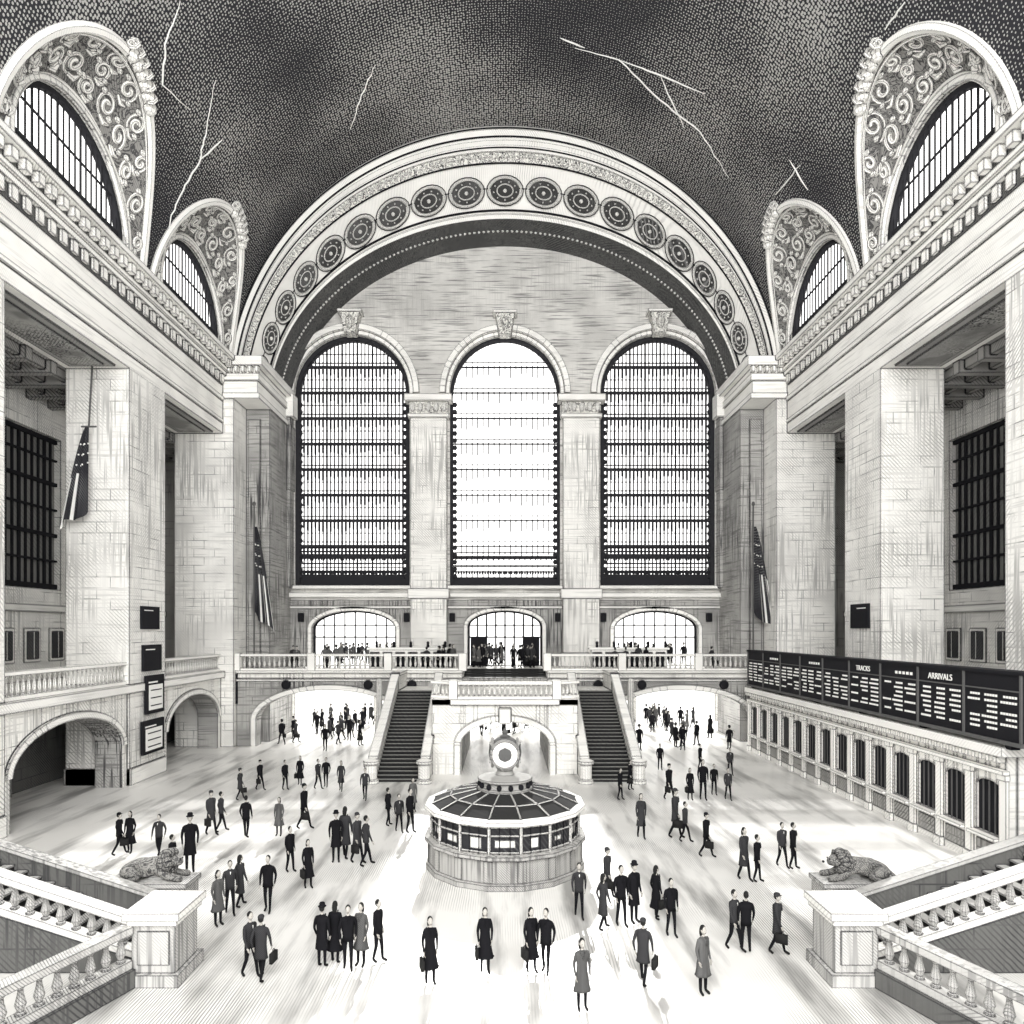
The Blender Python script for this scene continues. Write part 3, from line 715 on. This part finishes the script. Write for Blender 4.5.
for sg in (-1,1):
    o=lion(sg); o.location=(sg*11.2,20.6,1.0); o.scale=(1,1,1); o.rotation_euler=(0,0,(-pi/2 if sg>0 else pi/2)) 
# ---------------------------------------------------------------- flags
FD=ink_mat('flag_dark',base=(.03,.03,.035),ink=(.5,.5,.5),hatch=.3,hs=8,edge=0)
def flag(name,x,y,ztop,length,wid,stand,sg):
    root=empty(name,(x,y,0)); mb=MB()
    if stand is not None:
        mb.tube([(0,0,stand),(0,0,ztop+1.6)],.06,8,0); mb.ell((0,0,ztop+1.7),.13,.13,.18,8,6,0); mb.lathe((0,0,stand),[(.4,0),(.4,.1),(.12,.25),(.08,.5)],12,0)
    else:
        mb.tube([(0,.35,ztop+3.9),(0,0,ztop+.0)],.05,8,0); mb.tube([(-.4,0,ztop),(.4,0,ztop)],.05,8,0)
    mb.obj('pole',[GRAYM],root)
    mb=MB(); nu,nv=16,18
    def P(i,j):
        u=i/nu; v=j/nv; w=wid*(.14+.86*v**.8)
        return (sg*(u*w),.16*math.sin(u*15)*(.3+v)-.08*v,ztop-length*v*(1-.22*(1-u))-(.25*math.sin(u*6))*v)
    for i in range(nu):
        for j in range(nv):
            mt=1 if (j<9 or i<6) else (2 if i%3==0 else 1)
            mb.quad(P(i,j),P(i+1,j),P(i+1,j+1),P(i,j+1),mt)
    mb.obj('cloth',[GRAYM,FD,WHITE],root,smooth=True,recalc=False)
    mb=MB()
    for i in range(1,12,3):
        for j in range(3,9,2):
            p=P(i+.5,j+.5); mb.ell((p[0],p[1]-.03,p[2]),.05,.03,.05,5,4,0)
    mb.obj('stars',[WHITE],root)
flag('hanging_flag',-22.3,36.6,19.4,5.6,1.6,None,-1)
flag('standing_flag',-18.7,50.9,16.2,8.0,1.5,MZ,1)
flag('standing_flag',18.5,50.9,16.2,8.0,1.7,MZ,1)
# ---------------------------------------------------------------- wall signs
def sign(name,x,y,z,w,h,kind,sg):
    mb=MB(); s=lambda a,b:sorted((sg*a,sg*b))
    mb.box(*s(x-.15,x),y-w/2,y+w/2,z-h/2,z+h/2,0)
    if kind: mb.box(*s(x-.18,x-.15),y-w*.38,y+w*.38,z-h*.4,z+h*.25,1)
    mb.box(*s(x-.17,x-.15),y-w*.4,y+w*.1,z+h*.3,z+h*.34,1)
    for k in range(3):
        if kind: mb.box(*s(x-.2,x-.15),y-w*.3,y+w*.3,z-h*.3+k*h*.2,z-h*.3+k*h*.2+.06,0)
    mb.obj(name,[DARK,WHITE])
sign('wall_sign',W,39.3,9.2,1.9,1.3,0,-1); sign('wall_sign',W,39.5,6.9,2.0,1.5,0,-1); sign('poster_frame',W-.1,39.6,4.8,2.0,2.2,1,-1); sign('poster_frame',W-.1,39.4,2.4,2.4,1.9,1,-1)
sign('wall_sign',W,39.3,9.3,1.9,1.4,0,1); sign('poster_frame',19.7,50.6,4.2,1.4,2.2,1,-1)
# ---------------------------------------------------------------- people
SK=ink_mat('skin_tone',base=(.45,.43,.4),hatch=0,edge=0); BL=ink_mat('black_cloth',base=(.012,.012,.014),hatch=0,edge=0,rough=.95,spec=.03)
DG=ink_mat('charcoal_cloth',base=(.045,.045,.048),ink=(.0,.0,.0),hatch=.7,hs=30,edge=0,rough=.95,spec=.03); MG=ink_mat('grey_cloth',base=(.12,.12,.12),ink=(.01,.01,.01),hatch=.9,hs=34,edge=0,rough=.95,spec=.03,vert=.5); HR=ink_mat('dark_hair',base=(.02,.02,.02),hatch=0,edge=0)
def person(name,stride=.0,hem=None,hat=None,female=False,bag=False,coat=BL,leg=BL,arm=.0,skirt=False):
    sh=.165 if female else .195; wr=.115 if female else .135
    s=stride
    J={'pel':((0,0,.95),(.15,.12)),'wai':((0,-.0,1.12),(wr,.1)),'che':((0,-.01,1.33),(.165 if not female else .14,.115)),'nb':((0,0,1.47),.065),'nk':((0,-.015,1.56),.05),
     'hL':((.09,0,.88),.095),'kL':((.1,-s*.45-.02*(s!=0),.5),.06),'aL':((.1,-s*.9,.09),.042),'tL':((.12,-s*.9-.16,.04),.038),
     'hR':((-.09,0,.88),.095),'kR':((-.1,s*.25-.03*(s!=0),.5),.06),'aR':((-.1,s*.95,.10),.042),'tR':((-.12,s*.95-.15,.04),.038),
     'sL':((sh,0,1.42),.065),'eL':((sh+.06,s*.4+.03,1.14),.045),'wL':((sh+.04,s*.5-.08-arm*.2,.9+arm*.25),.028),
     'sR':((-sh,0,1.42),.065),'eR':((-sh-.06,-s*.4+.03,1.14),.045),'wR':((-sh-.04,-s*.5-.06,.9),.028)}
    for k in ('L','R'):
        e=Vector(J['e'+k][0]); w=Vector(J['w'+k][0]); d=(w-e).normalized(); J['p'+k]=(tuple(w+d*.075),(.034,.02))
    E=[('pel','wai'),('wai','che'),('che','nb'),('nb','nk'),('pel','hL'),('hL','kL'),('kL','aL'),('aL','tL'),('pel','hR'),('hR','kR'),('kR','aR'),('aR','tR'),('che','sL'),('sL','eL'),('eL','wL'),('wL','pL'),('che','sR'),('sR','eR'),('eR','wR'),('wR','pR')]
    vs,fs=skin_mesh(J,E,1); mb=MB(); ms=[]
    WL=Vector(J['wL'][0]);WR=Vector(J['wR'][0])
    for f in fs:
        c=sum((Vector(vs[i]) for i in f),Vector())/len(f)
        if c.z>1.5: ms.append(0)
        elif (c.z<WL.z+.0 and c.x>.12 and (c-WL).length<.14) or (c.z<WR.z and c.x<-.12 and (c-WR).length<.14): ms.append(0)
        elif c.z<.9 : ms.append(2 if c.z>.1 else 3)
        else: ms.append(1)
    mb.add(vs,fs,ms)
    for k,sx in (('L',1),('R',-1)):
        pm=Vector(J['p'+k][0]); d=(pm-Vector(J['w'+k][0])).normalized(); fw=Vector((0,-1,0)); fw=(fw-d*fw.dot(d)).normalized(); inn=Vector((-sx,0,0))
        for q,Ln in ((-1.5,.065),(-.5,.078),(.5,.082),(1.5,.07)):
            b=pm+fw*q*.017; mb.tube([b,b+d*Ln*.5+inn*.006,b+d*Ln+inn*.025],[.0095,.009,.006],5,0)
        b=pm-d*.045+fw*.028; mb.tube([b,b+fw*.022+d*.02,b+fw*.026+d*.055],[.011,.01,.007],5,0)
    hz=1.66
    def hf(p):
        q=p.copy()
        if q.z<0: q.x*=1-.28*q.z*q.z; 
        if q.y<-.8 and abs(q.x)<.3 and -.3<q.z<.15: q.y-=.18
        return q
    mb.ell((0,-.02,hz),.074,.092,.115,14,12,0,hf)
    for sx in (-1,1): mb.ell((sx*.076,-.01,hz),.012,.02,.03,6,5,0); mb.ell((sx*.028,-.104,hz+.012),.011,.008,.008,6,4,3)
    mb.ell((0,-.1,hz-.055),.022,.01,.006,6,4,3)
    mb.ell((0,.008,hz+.025),.084,.096,.108,12,10,3)
    if female:
        mb.ell((0,.05,hz-.05),.085,.06,.16,10,8,3)
    if hat=='brim': mb.lathe((0,-.01,hz+.06),[(.125,0),(.13,.012),(.09,.02),(.088,.09),(.07,.115),(.01,.11)],14,1)
    if hat=='cap': mb.ell((0,.0,hz+.07),.095,.105,.07,12,8,1); mb.ell((0,-.09,hz+.06),.06,.06,.012,8,4,1)
    if hem:
        pr=[(.105,1.47),(.165 if female else .185,1.42),(.175 if female else .19,1.32),(wr+.035,1.1),(.165,.95),(.18 if not skirt else .2,.8)]
        z=.8
        while z>hem: z-=.12; pr.append((.18+(.8-z)*(.10 if not skirt else .22),max(z,hem)))
        pr.append((pr[-1][0]*.9,hem+.01))
        mb.lathe((0,0,0),pr,18,1,sy=.74,fold=.09,nf=6)
        mb.tube([(-.07,-.1,1.49),(-.04,-.14,1.42),(0,-.155,1.3)],.02,5,1); mb.tube([(.07,-.1,1.49),(.04,-.14,1.42),(0,-.155,1.3)],.02,5,1)
    else:
        mb.lathe((0,0,0),[(.1,1.47),(sh+.0,1.41),(.18,1.3),(wr+.035,1.1),(.165,.95),(.175,.84),(.15,.85)],16,1,sy=.72)
        mb.add([(-.02,-.135,1.44),(.02,-.135,1.44),(0,-.15,1.34)],[(0,1,2)],4)
    if bag:
        x=-sh-.1; y=WR.y; mb.box(x-.05,x+.05,y-.2,y+.16,.45,.72,3); mb.tube([(x,y-.09,.72),(x,y-.06,.8),(x,y+.02,.8),(x,y+.05,.72)],.012,5,3)
    return mb.mesh(name,[SK,coat,leg,HR,WHITE],smooth=True)
P_=[('man',person('m_coat_hat',.0,.55,'brim',coat=BL)),('man',person('m_walk',.26,None,None,coat=DG)),('woman',person('w_coat',.08,.42,None,True,coat=BL,skirt=True,bag=True)),
    ('man',person('m_walk_coat',.24,.62,'cap',coat=DG,bag=True)),('woman',person('w_dress',.0,.5,None,True,coat=MG,skirt=True)),('man',person('m_stand',.0,None,'cap',coat=MG,arm=1)),
    ('man',person('m_suit',.12,.8,None,coat=BL)),('woman',person('w_walk',.22,.5,None,True,coat=DG)),('man',person('m_jacket_walk',.3,.8,'cap',coat=BL,bag=True))]
def put(a,b,h,k=None,rot=None):
    y=FL*EYE/(b-630); x=(a-505)*y/FL
    n,me=P_[k if k is not None else random.randrange(len(P_))]
    o=bpy.data.objects.new(n,me); s=min(max(h*y/FL/1.76,.90),1.14); o.scale=(s*.9,s*.9,s); o.location=(x,y,0)
    o.rotation_euler=(0,0,random.uniform(-pi,pi) if rot is None else rot); scene.collection.objects.link(o); return o
FG=[(322,968,60,0,2.9),(335,964,60,2,3.1),(348,969,58,6,.2),(361,966,55,4,-.3),(378,962,58,6,1.2),(430,983,62,2,.3),(485,972,52,2,0.1),(531,972,60,2,.4),(546,973,60,6,-.4),(582,1010,56,4,.2),
(643,985,62,3,2.6),(703,994,52,4,.5),(268,912,56,6,0),(250,977,48,1,1.0),(261,981,56,3,3.0),(230,914,46,1,.5),(240,907,44,7,2.5),(218,926,40,4,1),(190,872,64,0,.4),(172,882,40,6,2),(159,857,38,1,0),
(130,853,30,2,0),(119,855,30,8,2),(211,835,44,3,1),(221,832,40,1,2),(246,838,42,6,3),(279,836,26,4,0),(304,829,45,8,1.3),(290,872,36,6,1),(308,888,38,2,.6),
(336,862,50,0,.2),(345,859,52,7,3),(357,863,50,3,1),(366,866,50,1,2),(410,833,44,6,1),(388,826,38,6,2),(399,832,35,1,.4),(413,812,30,4,.4),
(579,917,50,1,0),(603,930,50,7,2),(607,898,42,3,1),(621,926,60,6,.3),(634,923,60,0,.6),(656,920,38,2,2),(671,936,56,6,.2),(734,950,56,1,.6),(746,952,50,6,3),(777,954,54,3,1),(744,880,52,7,.4),(757,882,36,6,1),
(706,857,44,8,1),(675,838,60,3,1.1),(685,842,40,1,1),(782,867,44,1,.2),(793,869,46,6,1),(703,800,40,6,0),(641,838,44,7,0),(690,800,30,2,0),(714,795,30,6,0),(728,800,30,1,0),(669,800,36,8,.5),
(730,775,24,1,0),(700,770,24,6,1),(660,770,24,6,0),(326,787,26,6,0),(318,789,26,1,1),(341,791,28,7,0),(300,785,26,2,0),(285,790,24,6,1),(260,790,24,8,1),(240,800,28,3,2),(365,800,26,1,0),(620,800,30,6,1),(630,790,26,2,1)]
for a,b,h,k,r in FG: put(a,b,h,k,r)
crowd=empty('distant_crowd')
def inst(x,y,z):
    n,me=random.choice(P_); o=bpy.data.objects.new('crowd_figure',me); s=random.uniform(.95,1.1); o.scale=(s,s,s); o.location=(x,y,z); o.rotation_euler=(0,0,random.uniform(-pi,pi)); scene.collection.objects.link(o); o.parent=crowd
for sx in (-1,1):
    for k in range(26): inst(sx*random.uniform(9.2,16.6),random.uniform(47.8,63),0)
    for k in range(18): inst(sx*random.uniform(9.4,15.8),random.uniform(58.6,63),MZ)
    for k in range(5): inst(sx*random.uniform(6,17),random.uniform(50.8,51.8),MZ)
for k in range(10): inst(random.uniform(-2.3,2.3),random.uniform(51,63),0)
for k in range(26): inst(random.uniform(-2.6,2.6),random.choice((random.uniform(53.6,56),random.uniform(58.6,61))),MZ)
for k in range(7): inst(random.uniform(-6.5,-3.5),random.uniform(50.8,51.7),MZ)
# ---------------------------------------------------------------- light
wd=bpy.data.worlds.new('World'); scene.world=wd; wd.use_nodes=True
bg=wd.node_tree.nodes['Background']; bg.inputs[0].default_value=(1,.99,.97,1); bg.inputs[1].default_value=2.5
sun=bpy.data.lights.new('sun','SUN'); sun.energy=9; sun.angle=math.radians(1.0); sun.color=(1,.99,.97)
so=bpy.data.objects.new('sun',sun); so.rotation_euler=(math.radians(-(90-30)),0,0); scene.collection.objects.link(so)
def area(name,loc,rot,size,e,sy=None):
    l=bpy.data.lights.new(name,'AREA'); l.energy=e; l.size=size; l.color=(1,.99,.97)
    if sy: l.shape='RECTANGLE'; l.size_y=sy
    o=bpy.data.objects.new(name,l); o.location=loc; o.rotation_euler=rot; scene.collection.objects.link(o)
area('rear_fill_light',(0,-5,28),(math.radians(94),0,0),28,16500)  # added fill high behind the camera to brighten the hall, no actual window there
area('passage_fill_light',(0,46,4.0),(0,0,0),3,60,6)  # these unseen area lights are added to brighten the passages under the terrace
area('passage_fill_light',(0,54,4.9),(0,0,0),4,250,5)
for s in (-1,1): area('passage_fill_light',(s*12.9,54,4.9),(0,0,0),8,600,5)
# ---------------------------------------------------------------- camera
cam=bpy.data.cameras.new('camera'); co=bpy.data.objects.new('camera',cam); scene.collection.objects.link(co); scene.camera=co
co.location=(0,0,EYE); co.rotation_euler=(pi/2,0,0); cam.sensor_width=36; cam.lens=36*FL/1024
cam.shift_x=7/1024; cam.shift_y=118/1024; cam.clip_end=500
